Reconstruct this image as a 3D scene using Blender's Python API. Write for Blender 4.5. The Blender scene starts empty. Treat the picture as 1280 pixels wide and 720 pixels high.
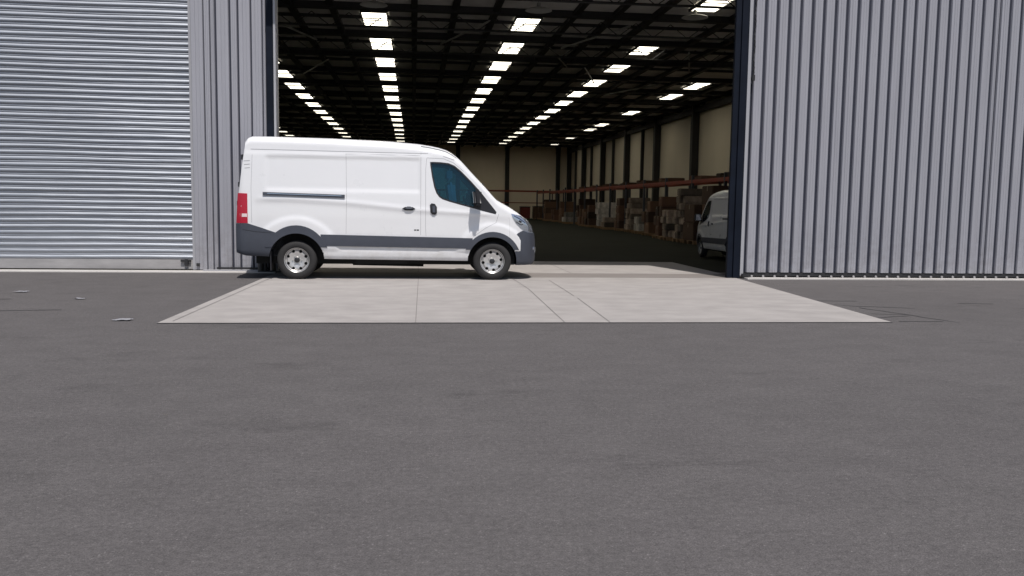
import bpy, bmesh, math, random
from mathutils import Vector, Matrix
random.seed(7)
R = math.radians
scene = bpy.context.scene
COL = scene.collection

# ------------------------------------------------------------------ camera
F = 1087.0
yaw = math.atan(124 / F); pit = math.atan(105.5 / F); rho = .014
f = Vector((math.sin(yaw) * math.cos(pit), math.cos(yaw) * math.cos(pit), -math.sin(pit)))
r0 = Vector((math.cos(yaw), -math.sin(yaw), 0)); u0 = r0.cross(f)
rv = r0 * math.cos(rho) + u0 * math.sin(rho); uv = -r0 * math.sin(rho) + u0 * math.cos(rho)
cd = bpy.data.cameras.new('camera'); cam = bpy.data.objects.new('camera', cd); COL.objects.link(cam)
cam.matrix_world = Matrix(((rv.x, uv.x, -f.x, 0), (rv.y, uv.y, -f.y, 0), (rv.z, uv.z, -f.z, 1.45), (0, 0, 0, 1)))
cd.sensor_width = 36; cd.lens = F / 1280 * 36; cd.clip_end = 2000; cd.clip_start = .05
scene.camera = cam

# ------------------------------------------------------------------ light
SUN_EL, SUN_AZ = 64, 11        # azimuth to the right of the facade's normal
w = bpy.data.worlds.new('World'); scene.world = w; w.use_nodes = True
nt = w.node_tree; bg = nt.nodes['Background']
sky = nt.nodes.new('ShaderNodeTexSky'); sky.sky_type = 'NISHITA'; sky.sun_disc = False
sky.sun_elevation = R(SUN_EL); sky.sun_rotation = R(180 - SUN_AZ)
sky.dust_density = 1.5; sky.ozone_density = 1.2
nt.links.new(sky.outputs[0], bg.inputs[0]); bg.inputs[1].default_value = .085
sd = bpy.data.lights.new('sun', 'SUN'); sd.energy = 4.3; sd.angle = R(.5); sd.color = (1, .955, .91)
so = bpy.data.objects.new('sun', sd); COL.objects.link(so)
sdir = Vector((math.sin(R(SUN_AZ)) * math.cos(R(SUN_EL)), -math.cos(R(SUN_AZ)) * math.cos(R(SUN_EL)), math.sin(R(SUN_EL))))
so.rotation_euler = sdir.to_track_quat('Z', 'Y').to_euler(); so.location = (0, -5, 20)
scene.view_settings.view_transform = 'Standard'; scene.view_settings.look = 'None'
scene.view_settings.exposure = 0; scene.view_settings.gamma = 1
scene.render.engine = 'CYCLES'
scene.cycles.max_bounces = 8; scene.cycles.diffuse_bounces = 4

# ------------------------------------------------------------------ materials
def mat(name, col, rough=.6, metal=0, spec=.5, noise=0, nscale=4, bump=0, bscale=60, coat=0, stretch=None):
    m = bpy.data.materials.new(name); m.use_nodes = True
    n = m.node_tree.nodes; l = m.node_tree.links; b = n['Principled BSDF']
    b.inputs['Base Color'].default_value = (*col, 1); b.inputs['Roughness'].default_value = rough
    b.inputs['Metallic'].default_value = metal; b.inputs['Specular IOR Level'].default_value = spec
    b.inputs['Coat Weight'].default_value = coat; b.inputs['Coat Roughness'].default_value = .05
    tc = n.new('ShaderNodeTexCoord'); mp = n.new('ShaderNodeMapping'); l.new(tc.outputs['Object'], mp.inputs[0])
    if stretch: mp.inputs['Scale'].default_value = stretch
    if noise:
        t = n.new('ShaderNodeTexNoise'); t.inputs['Scale'].default_value = nscale; t.inputs['Detail'].default_value = 6
        t.inputs['Roughness'].default_value = .62
        l.new(mp.outputs[0], t.inputs[0])
        r = n.new('ShaderNodeValToRGB'); r.color_ramp.elements[0].position = .28; r.color_ramp.elements[1].position = .72
        r.color_ramp.elements[0].color = (*[c * (1 - noise) for c in col], 1)
        r.color_ramp.elements[1].color = (*[min(1, c * (1 + noise)) for c in col], 1)
        l.new(t.outputs[0], r.inputs[0]); l.new(r.outputs[0], b.inputs['Base Color'])
        mr = n.new('ShaderNodeMapRange'); mr.inputs[3].default_value = rough * .85; mr.inputs[4].default_value = min(1, rough * 1.2)
        l.new(t.outputs[0], mr.inputs[0]); l.new(mr.outputs[0], b.inputs['Roughness'])
    if bump:
        t2 = n.new('ShaderNodeTexNoise'); t2.inputs['Scale'].default_value = bscale; t2.inputs['Detail'].default_value = 4
        l.new(mp.outputs[0], t2.inputs[0])
        bp = n.new('ShaderNodeBump'); bp.inputs['Strength'].default_value = bump; bp.inputs['Distance'].default_value = .01
        l.new(t2.outputs[0], bp.inputs['Height']); l.new(bp.outputs[0], b.inputs['Normal'])
    return m

def asphalt():
    m = bpy.data.materials.new('asphalt'); m.use_nodes = True
    n = m.node_tree.nodes; l = m.node_tree.links; b = n['Principled BSDF']
    b.inputs['Roughness'].default_value = .88; b.inputs['Specular IOR Level'].default_value = .35
    tc = n.new('ShaderNodeTexCoord')
    def noise(scale, detail, rough, sc=None):
        t = n.new('ShaderNodeTexNoise'); t.inputs['Scale'].default_value = scale
        t.inputs['Detail'].default_value = detail; t.inputs['Roughness'].default_value = rough
        if sc:
            mp = n.new('ShaderNodeMapping'); mp.inputs['Scale'].default_value = sc
            l.new(tc.outputs['Object'], mp.inputs[0]); l.new(mp.outputs[0], t.inputs[0])
        else: l.new(tc.outputs['Object'], t.inputs[0])
        return t
    def rng(src, a, bb, lo, hi):
        r = n.new('ShaderNodeMapRange'); r.inputs[1].default_value = a; r.inputs[2].default_value = bb
        r.inputs[3].default_value = lo; r.inputs[4].default_value = hi; l.new(src, r.inputs[0]); return r.outputs[0]
    def mul(a, bb):
        k = n.new('ShaderNodeMath'); k.operation = 'MULTIPLY'; l.new(a, k.inputs[0]); l.new(bb, k.inputs[1]); return k.outputs[0]
    big = rng(noise(.3, 4, .6).outputs[0], .3, .7, .94, 1.06)
    mid = rng(noise(2.6, 9, .78, (.8, 1.1, 1)).outputs[0], .32, .68, .87, 1.11)
    fine = rng(noise(110, 4, .9).outputs[0], .3, .7, .50, 1.50)
    v = n.new('ShaderNodeTexVoronoi'); v.inputs['Scale'].default_value = 130; l.new(tc.outputs['Object'], v.inputs[0])
    vc = n.new('ShaderNodeSeparateColor'); l.new(v.outputs['Color'], vc.inputs[0])
    speck = rng(vc.outputs[0], .975, 1.0, 1.0, 1.6)
    val = mul(mul(big, mid), mul(fine, speck))
    # darker worn blotches
    blot = rng(noise(1.0, 9, .72, (.6, 1.2, 1)).outputs[0], .57, .66, 1.0, .80)
    stones = rng(noise(28, 5, .8).outputs[0], .3, .7, .72, 1.30)
    val = mul(val, stones)
    val = mul(val, blot)
    mx = n.new('ShaderNodeMix'); mx.data_type = 'RGBA'; mx.blend_type = 'MULTIPLY'; mx.inputs[0].default_value = 1
    mx.inputs[6].default_value = (.096, .0885, .0875, 1); l.new(val, mx.inputs[7]); l.new(mx.outputs[2], b.inputs['Base Color'])
    bp = n.new('ShaderNodeBump'); bp.inputs['Strength'].default_value = .5; bp.inputs['Distance'].default_value = .006
    l.new(v.outputs['Distance'], bp.inputs['Height']); l.new(bp.outputs[0], b.inputs['Normal'])
    return m

M = {}
M['asphalt'] = asphalt()
M['concrete'] = mat('concrete', (.325, .303, .288), .8, noise=.15, nscale=2.6, bump=.15, bscale=40, stretch=(.7, 1.1, 1))
M['dark_strip'] = mat('darker_concrete', (.20, .18, .168), .8, noise=.12, nscale=3, stretch=(.3, 2, 1))
M['sill'] = mat('sill_concrete', (.47, .45, .43), .8, noise=.1, nscale=3)
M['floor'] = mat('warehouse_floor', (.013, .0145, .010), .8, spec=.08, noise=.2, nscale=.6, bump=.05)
M['joint'] = mat('joint', (.20, .185, .18), .9)
M['crack'] = mat('crack', (.035, .034, .036), .9)
M['sheet'] = mat('wall_sheet', (.335, .335, .368), .5, spec=.4, noise=.07, nscale=1.6, stretch=(6, 6, .35), bump=.08, bscale=3)
def add_dirt(m, z0, z1, dark=.72, streak=.45):
    n = m.node_tree.nodes; l = m.node_tree.links; b = n['Principled BSDF']; src = b.inputs['Base Color'].links[0].from_socket
    tc = n.new('ShaderNodeTexCoord'); sp = n.new('ShaderNodeSeparateXYZ'); l.new(tc.outputs['Object'], sp.inputs[0])
    mr = n.new('ShaderNodeMapRange'); mr.inputs[1].default_value = z0; mr.inputs[2].default_value = z1; mr.inputs[3].default_value = 1; mr.inputs[4].default_value = 0
    l.new(sp.outputs[2], mr.inputs[0])
    t = n.new('ShaderNodeTexNoise'); t.inputs['Scale'].default_value = 5; t.inputs['Detail'].default_value = 8; t.inputs['Roughness'].default_value = .75
    l.new(tc.outputs['Object'], t.inputs[0])
    r2 = n.new('ShaderNodeMapRange'); r2.inputs[1].default_value = .42; r2.inputs[2].default_value = .68; l.new(t.outputs[0], r2.inputs[0])
    k = n.new('ShaderNodeMath'); k.operation = 'MULTIPLY'; l.new(mr.outputs[0], k.inputs[0]); l.new(r2.outputs[0], k.inputs[1])
    # long run-off streaks
    mp = n.new('ShaderNodeMapping'); mp.inputs['Scale'].default_value = (9, 9, .25); l.new(tc.outputs['Object'], mp.inputs[0])
    t3 = n.new('ShaderNodeTexNoise'); t3.inputs['Scale'].default_value = 1.6; t3.inputs['Detail'].default_value = 4; l.new(mp.outputs[0], t3.inputs[0])
    r3 = n.new('ShaderNodeMapRange'); r3.inputs[1].default_value = .58; r3.inputs[2].default_value = .78; r3.inputs[4].default_value = streak; l.new(t3.outputs[0], r3.inputs[0])
    mx0 = n.new('ShaderNodeMath'); mx0.operation = 'MAXIMUM'; l.new(k.outputs[0], mx0.inputs[0]); l.new(r3.outputs[0], mx0.inputs[1])
    mx = n.new('ShaderNodeMix'); mx.data_type = 'RGBA'; mx.blend_type = 'MULTIPLY'; l.new(mx0.outputs[0], mx.inputs[0])
    l.new(src, mx.inputs[6]); mx.inputs[7].default_value = (dark, dark * .97, dark * .93, 1); l.new(mx.outputs[2], b.inputs['Base Color'])
add_dirt(M['sheet'], .1, 1.3)
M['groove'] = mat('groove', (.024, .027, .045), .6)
M['navy'] = mat('navy_steel', (.006, .009, .017), .6, spec=.15, noise=.3, nscale=3)
M['trim'] = mat('trim', (.36, .36, .38), .5)
def shutter_mat():
    m = mat('galvanised_slats', (.345, .365, .40), .48, metal=.6, noise=.09, nscale=1.2, stretch=(.25, 1, 5))
    n = m.node_tree.nodes; l = m.node_tree.links
    t = n.new('ShaderNodeTexNoise'); t.inputs['Scale'].default_value = .9; t.inputs['Detail'].default_value = 3
    mp = n.new('ShaderNodeMapping'); mp.inputs['Scale'].default_value = (.6, 1, 7)
    tc = n.new('ShaderNodeTexCoord'); l.new(tc.outputs['Object'], mp.inputs[0]); l.new(mp.outputs[0], t.inputs[0])
    bp = n.new('ShaderNodeBump'); bp.inputs['Strength'].default_value = .55; bp.inputs['Distance'].default_value = .05
    l.new(t.outputs[0], bp.inputs['Height']); l.new(bp.outputs[0], n['Principled BSDF'].inputs['Normal'])
    return m
M['shutter'] = shutter_mat()
M['shutter_bar'] = mat('shutter_bar', (.33, .32, .32), .6, noise=.2, nscale=5, stretch=(.3, 1, 1))
M['black'] = mat('black_metal', (.018, .018, .02), .55)
M['steel_dark'] = mat('dark_steel', (.012, .012, .012), .6)
M['deck'] = mat('roof_deck', (.62, .60, .57), .7, noise=.35, nscale=.5)
M['inwall'] = mat('inner_wall', (.54, .49, .39), .8, noise=.08, nscale=.5, stretch=(1, 1, .3))
M['endwall'] = mat('end_wall', (.80, .71, .57), .8, noise=.08, nscale=.5, stretch=(1, 1, .3))  # inner wall colour lightened to stand in for light reaching the far end
M['rack'] = mat('rack_orange', (.20, .028, .012), .5, noise=.2, nscale=2)
M['rack_up'] = mat('rack_upright', (.03, .035, .05), .5)
M['wood'] = mat('pallet_wood', (.24, .15, .08), .8, noise=.25, nscale=6)
M['card'] = mat('cardboard', (.10, .055, .034), .85, noise=.12, nscale=3)
M['card2'] = mat('cardboard_dark', (.055, .028, .018), .85, noise=.12, nscale=3)
M['card3'] = mat('pale_carton', (.15, .12, .10), .8, noise=.35, nscale=8)
M['wrap'] = mat('white_wrap', (.22, .21, .20), .35, noise=.4, nscale=6)
M['tape'] = mat('tape', (.20, .15, .10), .5)
def randomise(m, lo, hi):
    n = m.node_tree.nodes; l = m.node_tree.links; b = n['Principled BSDF']; src = b.inputs['Base Color'].links[0].from_socket
    oi = n.new('ShaderNodeObjectInfo'); mr = n.new('ShaderNodeMapRange'); mr.inputs[3].default_value = lo; mr.inputs[4].default_value = hi
    l.new(oi.outputs['Random'], mr.inputs[0]); mx = n.new('ShaderNodeVectorMath'); mx.operation = 'SCALE'
    l.new(src, mx.inputs[0]); l.new(mr.outputs[0], mx.inputs['Scale']); l.new(mx.outputs[0], b.inputs['Base Color'])
for kk, lo, hi in (('card', .45, 1.7), ('card2', .4, 2.2), ('card3', .35, 2.4), ('wrap', .4, 2.6)): randomise(M[kk], lo, hi)
M['redplastic'] = mat('red_crate', (.12, .015, .012), .6)
M['paint'] = mat('white_paint', (.755, .755, .765), .28, noise=.012, nscale=2, coat=.6)
add_dirt(M['paint'], .3, 1.0, .80, .0)
M['plastic'] = mat('grey_plastic', (.052, .058, .075), .55, noise=.08, nscale=8, bump=.05, bscale=200)
M['blackplastic'] = mat('black_plastic', (.018, .018, .021), .4)
M['under'] = mat('underbody', (.01, .01, .01), .8)
M['seam'] = mat('seam', (.36, .36, .375), .6)
M['tyre'] = mat('tyre_rubber', (.022, .021, .021), .8, noise=.2, nscale=12)
M['rim'] = mat('rim_silver', (.58, .57, .56), .35, metal=.55)
M['hub'] = mat('hub_black', (.025, .025, .028), .4)
M['chrome'] = mat('reflector', (.62, .66, .74), .18, metal=.85)
M['red'] = mat('tail_red', (.42, .008, .03), .25, coat=.5)
M['white_lens'] = mat('white_lens', (.75, .62, .62), .3)
M['cab'] = mat('cab_trim', (.16, .17, .18), .7)
M['seat'] = mat('seat_fabric', (.7, .7, .68), .9)
M['dashb'] = mat('dashboard', (.04, .04, .045), .6)
M['lampshell'] = mat('lamp_shell', (.35, .35, .33), .5)
M['paper'] = mat('paper', (.24, .24, .26), .8)
M['roofsheet'] = mat('outer_roof', (.4, .4, .42), .5)
def glass(name, col, alpha_mix):
    m = bpy.data.materials.new(name); m.use_nodes = True
    n = m.node_tree.nodes; l = m.node_tree.links; n.clear()
    o = n.new('ShaderNodeOutputMaterial'); t = n.new('ShaderNodeBsdfTransparent'); t.inputs[0].default_value = (*col, 1)
    g = n.new('ShaderNodeBsdfGlossy'); g.inputs['Roughness'].default_value = .03
    fr = n.new('ShaderNodeFresnel'); fr.inputs[0].default_value = 1.5
    d = n.new('ShaderNodeBsdfDiffuse'); d.inputs[0].default_value = (.02, .12, .19, 1)
    m1 = n.new('ShaderNodeMixShader'); m1.inputs[0].default_value = alpha_mix
    l.new(t.outputs[0], m1.inputs[1]); l.new(d.outputs[0], m1.inputs[2])
    m2 = n.new('ShaderNodeMixShader'); l.new(fr.outputs[0], m2.inputs[0]); l.new(m1.outputs[0], m2.inputs[1]); l.new(g.outputs[0], m2.inputs[2])
    l.new(m2.outputs[0], o.inputs[0]); return m
M['glass'] = glass('tinted_glass', (.50, .82, .94), .09)
def emis(name, col, s):
    m = bpy.data.materials.new(name); m.use_nodes = True
    n = m.node_tree.nodes; l = m.node_tree.links; b = n['Principled BSDF']
    b.inputs['Base Color'].default_value = (.6, .6, .58, 1); b.inputs['Emission Color'].default_value = (*col, 1)
    tc = n.new('ShaderNodeTexCoord'); t = n.new('ShaderNodeTexNoise'); t.inputs['Scale'].default_value = .9
    t.inputs['Detail'].default_value = 3; l.new(tc.outputs['Object'], t.inputs[0])
    mr = n.new('ShaderNodeMapRange'); mr.inputs[1].default_value = .3; mr.inputs[2].default_value = .7
    mr.inputs[3].default_value = s * .8; mr.inputs[4].default_value = s * 1.15
    l.new(t.outputs[0], mr.inputs[0]); l.new(mr.outputs[0], b.inputs['Emission Strength'])
    return m
M['skylight'] = emis('skylight_panel', (1, .93, .76), 4.8)

# ------------------------------------------------------------------ helpers
def finish(bm, name, m, parent=None, smooth=None, loc=None):
    me = bpy.data.meshes.new(name)
    bmesh.ops.recalc_face_normals(bm, faces=bm.faces[:])
    if smooth is not None:
        for fc in bm.faces: fc.smooth = True
        for e in bm.edges:
            if len(e.link_faces) != 2 or e.calc_face_angle(3.2) > R(smooth): e.smooth = False
    bm.to_mesh(me); bm.free()
    for k in (m if isinstance(m, (list, tuple)) else [m]): me.materials.append(k)
    o = bpy.data.objects.new(name, me); COL.objects.link(o)
    if parent: o.parent = parent
    if loc: o.location = loc
    return o
def tag(o, label=None, cat=None, group=None, kind=None):
    if label: o['label'] = label
    if cat: o['category'] = cat
    if group: o['group'] = group
    if kind: o['kind'] = kind
    return o
def empty(name, loc=(0, 0, 0), rz=0):
    o = bpy.data.objects.new(name, None); COL.objects.link(o); o.location = loc; o.rotation_euler = (0, 0, rz)
    o.empty_display_size = .2; return o
def box(bm, x0, x1, y0, y1, z0, z1, mi=0, bev=0):
    v = [bm.verts.new((x, y, z)) for z in (z0, z1) for y in (y0, y1) for x in (x0, x1)]
    fs = [bm.faces.new([v[i] for i in q]) for q in ((0, 1, 3, 2), (4, 6, 7, 5), (0, 4, 5, 1), (2, 3, 7, 6), (0, 2, 6, 4), (1, 5, 7, 3))]
    for q in fs: q.material_index = mi
    if bev:
        es = list({e for q in fs for e in q.edges})
        bmesh.ops.bevel(bm, geom=es, offset=bev, segments=2, affect='EDGES')
    return v
def bx(name, m, parent, *b, bev=0):
    bm = bmesh.new(); box(bm, *b, bev=bev); return finish(bm, name, m, parent, 30 if bev else None)
def prism(bm, poly, y0, y1):      # polygon in x,z extruded along y
    a = [bm.verts.new((x, y0, z)) for x, z in poly]; b = [bm.verts.new((x, y1, z)) for x, z in poly]
    n = len(poly); bm.faces.new(a); bm.faces.new(b[::-1])
    for i in range(n): bm.faces.new((a[i], b[i], b[(i + 1) % n], a[(i + 1) % n]))
def lathe(bm, prof, c, seg=48, axis='Y', cap=True):
    rings = []
    for r, t in prof:
        ring = []
        for k in range(seg):
            a = 2 * math.pi * k / seg
            p = (c[0] + r * math.cos(a), c[1] + t, c[2] + r * math.sin(a)) if axis == 'Y' else (c[0] + r * math.cos(a), c[1] + r * math.sin(a), c[2] + t)
            ring.append(bm.verts.new(p))
        rings.append(ring)
    for i in range(len(rings) - 1):
        for k in range(seg):
            bm.faces.new((rings[i][k], rings[i][(k + 1) % seg], rings[i + 1][(k + 1) % seg], rings[i + 1][k]))
    if cap and prof[0][0] > 1e-4: bm.faces.new(rings[0][::-1])
    if cap and prof[-1][0] > 1e-4: bm.faces.new(rings[-1])
    bmesh.ops.remove_doubles(bm, verts=[v for rg in rings for v in rg], dist=1e-6)
def cyl(bm, p0, p1, r, seg=12):
    p0, p1 = Vector(p0), Vector(p1); d = p1 - p0; q = d.to_track_quat('Z', 'Y')
    a = [bm.verts.new(p0 + q @ Vector((r * math.cos(t), r * math.sin(t), 0))) for t in [2 * math.pi * k / seg for k in range(seg)]]
    b = [bm.verts.new(v.co + d) for v in a]
    bm.faces.new(a[::-1]); bm.faces.new(b)
    for k in range(seg): bm.faces.new((a[k], a[(k + 1) % seg], b[(k + 1) % seg], b[k]))
def copy_tree(o, parent=None):
    c = o.copy(); COL.objects.link(c); c.parent = parent
    for ch in list(o.children): copy_tree(ch, c)
    return c
def sheet(name, m, pts, z, kind='structure'):
    bm = bmesh.new(); bm.faces.new([bm.verts.new((x, y, z)) for x, y in pts]); o = finish(bm, name, m)
    for p in o.data.polygons:
        if p.normal.z < 0: p.flip()
    return tag(o, kind=kind)
def apply_bool(o, cutters, op):
    for c in cutters:
        md = o.modifiers.new('b', 'BOOLEAN'); md.object = c; md.operation = op; md.solver = 'EXACT'
    bpy.context.view_layer.update()
    dg = bpy.context.evaluated_depsgraph_get()
    me = bpy.data.meshes.new_from_object(o.evaluated_get(dg))
    o.modifiers.clear(); old = o.data; o.data = me; bpy.data.meshes.remove(old)
    for c in cutters:
        cm = c.data; bpy.data.objects.remove(c); bpy.data.meshes.remove(cm)
    return o
def smooth_obj(o, ang):
    bm = bmesh.new(); bm.from_mesh(o.data)
    for fc in bm.faces: fc.smooth = True
    for e in bm.edges: e.smooth = not (len(e.link_faces) != 2 or e.calc_face_angle(3.2) > R(ang))
    bm.to_mesh(o.data); bm.free()

# ------------------------------------------------------------------ ground
sheet('ground', M['asphalt'], [(-400, -400), (400, -400), (400, 400), (-400, 400)], 0)
apron = sheet('concrete_apron', M['concrete'], [(-2.97, 10.47), (6.10, 10.45), (6.52, 16.95), (-2.76, 16.95)], .006)
sheet('doorway_strip', M['dark_strip'], [(-2.76, 16.954), (6.52, 16.954), (6.5, 18.0), (-2.70, 18.0)], .006)  # darker strip of concrete across the doorway
sheet('inner_apron', M['concrete'], [(-2.70, 18.004), (6.62, 18.004), (6.62, 21.75), (-2.70, 21.75)], .006)
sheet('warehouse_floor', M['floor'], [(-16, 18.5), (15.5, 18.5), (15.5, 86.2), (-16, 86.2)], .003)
def strips(name, m, lines, w, z):
    bm = bmesh.new()
    for ln in lines:
        for (a, b) in zip(ln[:-1], ln[1:]):
            ww = a[2] if len(a) > 2 else w; wb = b[2] if len(b) > 2 else w
            A = Vector(a[:2]); B = Vector(b[:2]); d = (B - A).normalized(); nn = Vector((-d.y, d.x))
            q = [A + nn * ww / 2, A - nn * ww / 2, B - nn * wb / 2, B + nn * wb / 2]
            bm.faces.new([bm.verts.new((p.x, p.y, z)) for p in q])
    o = finish(bm, name, m); tag(o, kind='structure')
    for p in o.data.polygons:
        if p.normal.z < 0: p.flip()
    return o
def wob(a, b, n, s):
    return [(a[0] + (b[0] - a[0]) * i / n + random.uniform(-s, s), a[1] + (b[1] - a[1]) * i / n + random.uniform(-s, s) * .4) for i in range(n + 1)]
strips('concrete_joint', M['joint'], [[(.03, 10.47), (.1, 16.94)], [(1.85, 10.47), (1.95, 14.6), (1.9, 16.9)],
       [(2.42, 10.47), (2.53, 13.2)], [(2.53, 13.5), (2.57, 16.3)], [(-2.83, 10.6), (-2.63, 16.9)],
       [(.1, 18.01), (.12, 21.7)], [(3.3, 18.01), (3.3, 21.7)]], .011, .0105)
strips('apron_edge_gap', M['crack'], [[(-2.97, 10.445), (6.1, 10.425)]], .035, .004)
strips('asphalt_crack', M['crack'], [
    [(6.3, 12.4, .01)] + [(x, y, .03) for x, y in wob((6.55, 12.2), (7.2, 12.0), 5, .05)] + [(7.3, 11.9, .02)],
    [(x, y, .025) for x, y in wob((6.5, 12.0), (6.9, 10.75), 7, .03)] + [(7.0, 10.4, .01)],
    [(x, y, .03) for x, y in wob((6.25, 10.52), (6.85, 10.5), 5, .02)],
    [(x, y, .02) for x, y in wob((6.1, 10.85), (6.7, 11.1), 5, .03)],
    [(x, y, .02) for x, y in wob((6.3, 11.3), (6.75, 11.2), 4, .03)],
    [(x, y, .03) for x, y in wob((6.1, 12.9), (6.9, 12.85), 5, .04)],
    [(x, y, .03) for x, y in wob((8.4, 12.6), (9.0, 12.5), 4, .04)],
    [(x, y, .03) for x, y in wob((-5.4, 11.6), (-4.5, 11.75), 5, .04)],
    [(x, y, .03) for x, y in wob((-7.2, 12.0), (-6.5, 12.05), 5, .04)],
    [(x, y, .03) for x, y in wob((-6.2, 12.9), (-5.7, 13.0), 4, .04)]], .02, .004)
for (x, y, s, lab) in ((-3.45, 10.72, .10, 'crumpled pale scrap of paper by the left corner of the apron'),
                       (-5.95, 13.95, .09, 'small pale scrap farthest left on the asphalt'),
                       (-4.75, 13.0, .07, 'tiny pale scrap on the asphalt before the roller shutter')):
    bm = bmesh.new(); n = 6; g = [[bm.verts.new((x + s * (i / n - .5) * 2 + random.uniform(-.01, .01) + .3 * s * j / n, y + s * (j / n - .5) * 1.2, .008 + random.random() * .012)) for j in range(n + 1)] for i in range(n + 1)]
    for i in range(n):
        for j in range(n): bm.faces.new((g[i][j], g[i + 1][j], g[i + 1][j + 1], g[i][j + 1]))
    tag(finish(bm, 'paper_scrap', M['paper']), lab, 'litter', 'pale scraps of litter on the asphalt')

# ------------------------------------------------------------------ warehouse
WH = empty('warehouse', (0, 18.3, 0))
tag(WH, 'grey corrugated metal warehouse, tall door open onto a dark hall with skylight rows', 'warehouse')
WH.location = (0, 0, 0)
HH = 8.0
def corr(name, x0, x1, yf, z0, z1, pans, parent=WH, depth=.055, back=True):
    """pans: list of (start, end) x of the light pans; between them dark recessed gaps."""
    bm = bmesh.new(); prof = []      # (x, y, matIndexOfSegmentToNext)
    for a, b in pans:
        wd = b - a
        sl = min(.016, wd * .2); jt = random.uniform(-.004, .004)
        prof += [(a, yf + depth, 0), (a + .003, yf + .030, 0), (a + sl, yf + jt, 0), (a + wd * .32, yf + .001, 0), (a + wd * .37, yf + .007, 0), (a + wd * .42, yf + .001 + jt, 0),
                 (a + wd * .60, yf + .001, 0), (a + wd * .65, yf + .007, 0), (a + wd * .70, yf + .001, 0), (b - sl * .7, yf - jt, 0), (b - .003, yf + .028, 0), (b, yf + depth, 1)]
    cols = [[bm.verts.new((x, y, z)) for z in (z0, z1)] for x, y, _ in prof]
    for i in range(len(prof) - 1):
        fc = bm.faces.new((cols[i][0], cols[i + 1][0], cols[i + 1][1], cols[i][1])); fc.material_index = prof[i][2]
    me = bpy.data.meshes.new(name); bm.normal_update()
    bm.to_mesh(me); bm.free()
    me.materials.append(M['sheet']); me.materials.append(M['groove'])
    o = bpy.data.objects.new(name, me); COL.objects.link(o); o.parent = parent
    return o
# sliding leaf on the right, standing in front of the wall plane
pans = []; x = 6.725
while x < 17:
    p = .243 + random.uniform(-.004, .004)
    pans.append((x, x + p - .056 + random.uniform(-.004, .004))); x += p
    if 11.7 < x < 11.95: pans.append((x, x + .08)); x += .11
leaf = corr('sliding_door', 6.7, 17, 17.0, .125, HH, pans)
b0 = bmesh.new(); box(b0, 6.60, 17, 17.07, 17.16, .125, HH); finish(b0, 'door_backing', M['groove'], leaf)
bx('edge_post', M['trim'], leaf, 6.595, 6.66, 16.985, 17.06, .06, HH)
bx('navy_channel', M['navy'], WH, 6.455, 6.592, 17.0, 17.13, .0, HH)
bx('navy_post', M['navy'], WH, 6.34, 6.45, 17.04, 17.13, .0, HH)
bm = bmesh.new(); box(bm, 6.62, 17, 17.02, 17.06, .045, .118)
finish(bm, 'bottom_rail', M['black'], leaf)
for i in range(42):
    bm = bmesh.new(); xx = 6.85 + i * .243
    lathe(bm, [(0, -.012), (.022, -.012), (.026, 0), (.022, .012), (0, .012)], (xx, 17.0, .045), 12)
    finish(bm, 'roller', M['shutter_bar'], leaf, 30)
bm = bmesh.new(); box(bm, 6.62, 6.8, 16.93, 17.0, .03, .10, bev=.008); box(bm, 6.66, 6.72, 16.94, 16.99, .004, .03); finish(bm, 'corner_latch', M['black'], leaf)
bx('door_sill', M['sill'], WH, 6.66, 17, 16.72, 17.3, 0.0, .022)
# hanging chain loop near the top of the leaf edge
bm = bmesh.new()
for k in range(40):
    z = 4.05 + k * .05; o_ = .012 if k % 2 else 0
    cyl(bm, (6.70 + o_ + .01 * math.sin(k * .7), 16.97, z), (6.71 - o_ + .01 * math.sin(k * .7 + .7), 16.97, z + .055), .011, 6)
box(bm, 6.68, 6.735, 16.95, 16.995, 3.95, 4.06)
finish(bm, 'pull_chain', M['black'], WH)
# hidden return of the sliding leaf pocket
bx('return_wall', M['groove'], WH, 7.2, 7.28, 17.17, 18.29, 0, HH)
# left wall sheets
lp = [(-4.40, -4.155), (-4.145, -4.03), (-4.02, -3.935), (-3.905, -3.66), (-3.63, -3.50), (-3.475, -3.245), (-3.225, -3.02), (-3.005, -2.945)]
corr('wall_panel', -4.4, -2.7, 18.2, .03, HH, lp, depth=.05)
bx('wall_panel', M['groove'], WH, -4.40, -2.94, 18.255, 18.4, .03, HH)
bx('navy_post', M['navy'], WH, -2.935, -2.79, 18.16, 18.45, 0, HH)
bx('jamb_trim', M['trim'], WH, -2.787, -2.745, 18.14, 18.45, 0, HH)
bx('base_rail', M['black'], WH, -3.95, -2.95, 18.1, 18.16, .05, .085)
bx('base_channel', M['trim'], WH, -4.2, -2.95, 18.0, 18.09, .0, .04)
bx('wall_sill', M['sill'], WH, -16, -2.75, 17.72, 18.19, -.05, .015)
bx('junction_box', M['black'], WH, -4.36, -4.30, 18.15, 18.2, .10, .16)
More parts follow.
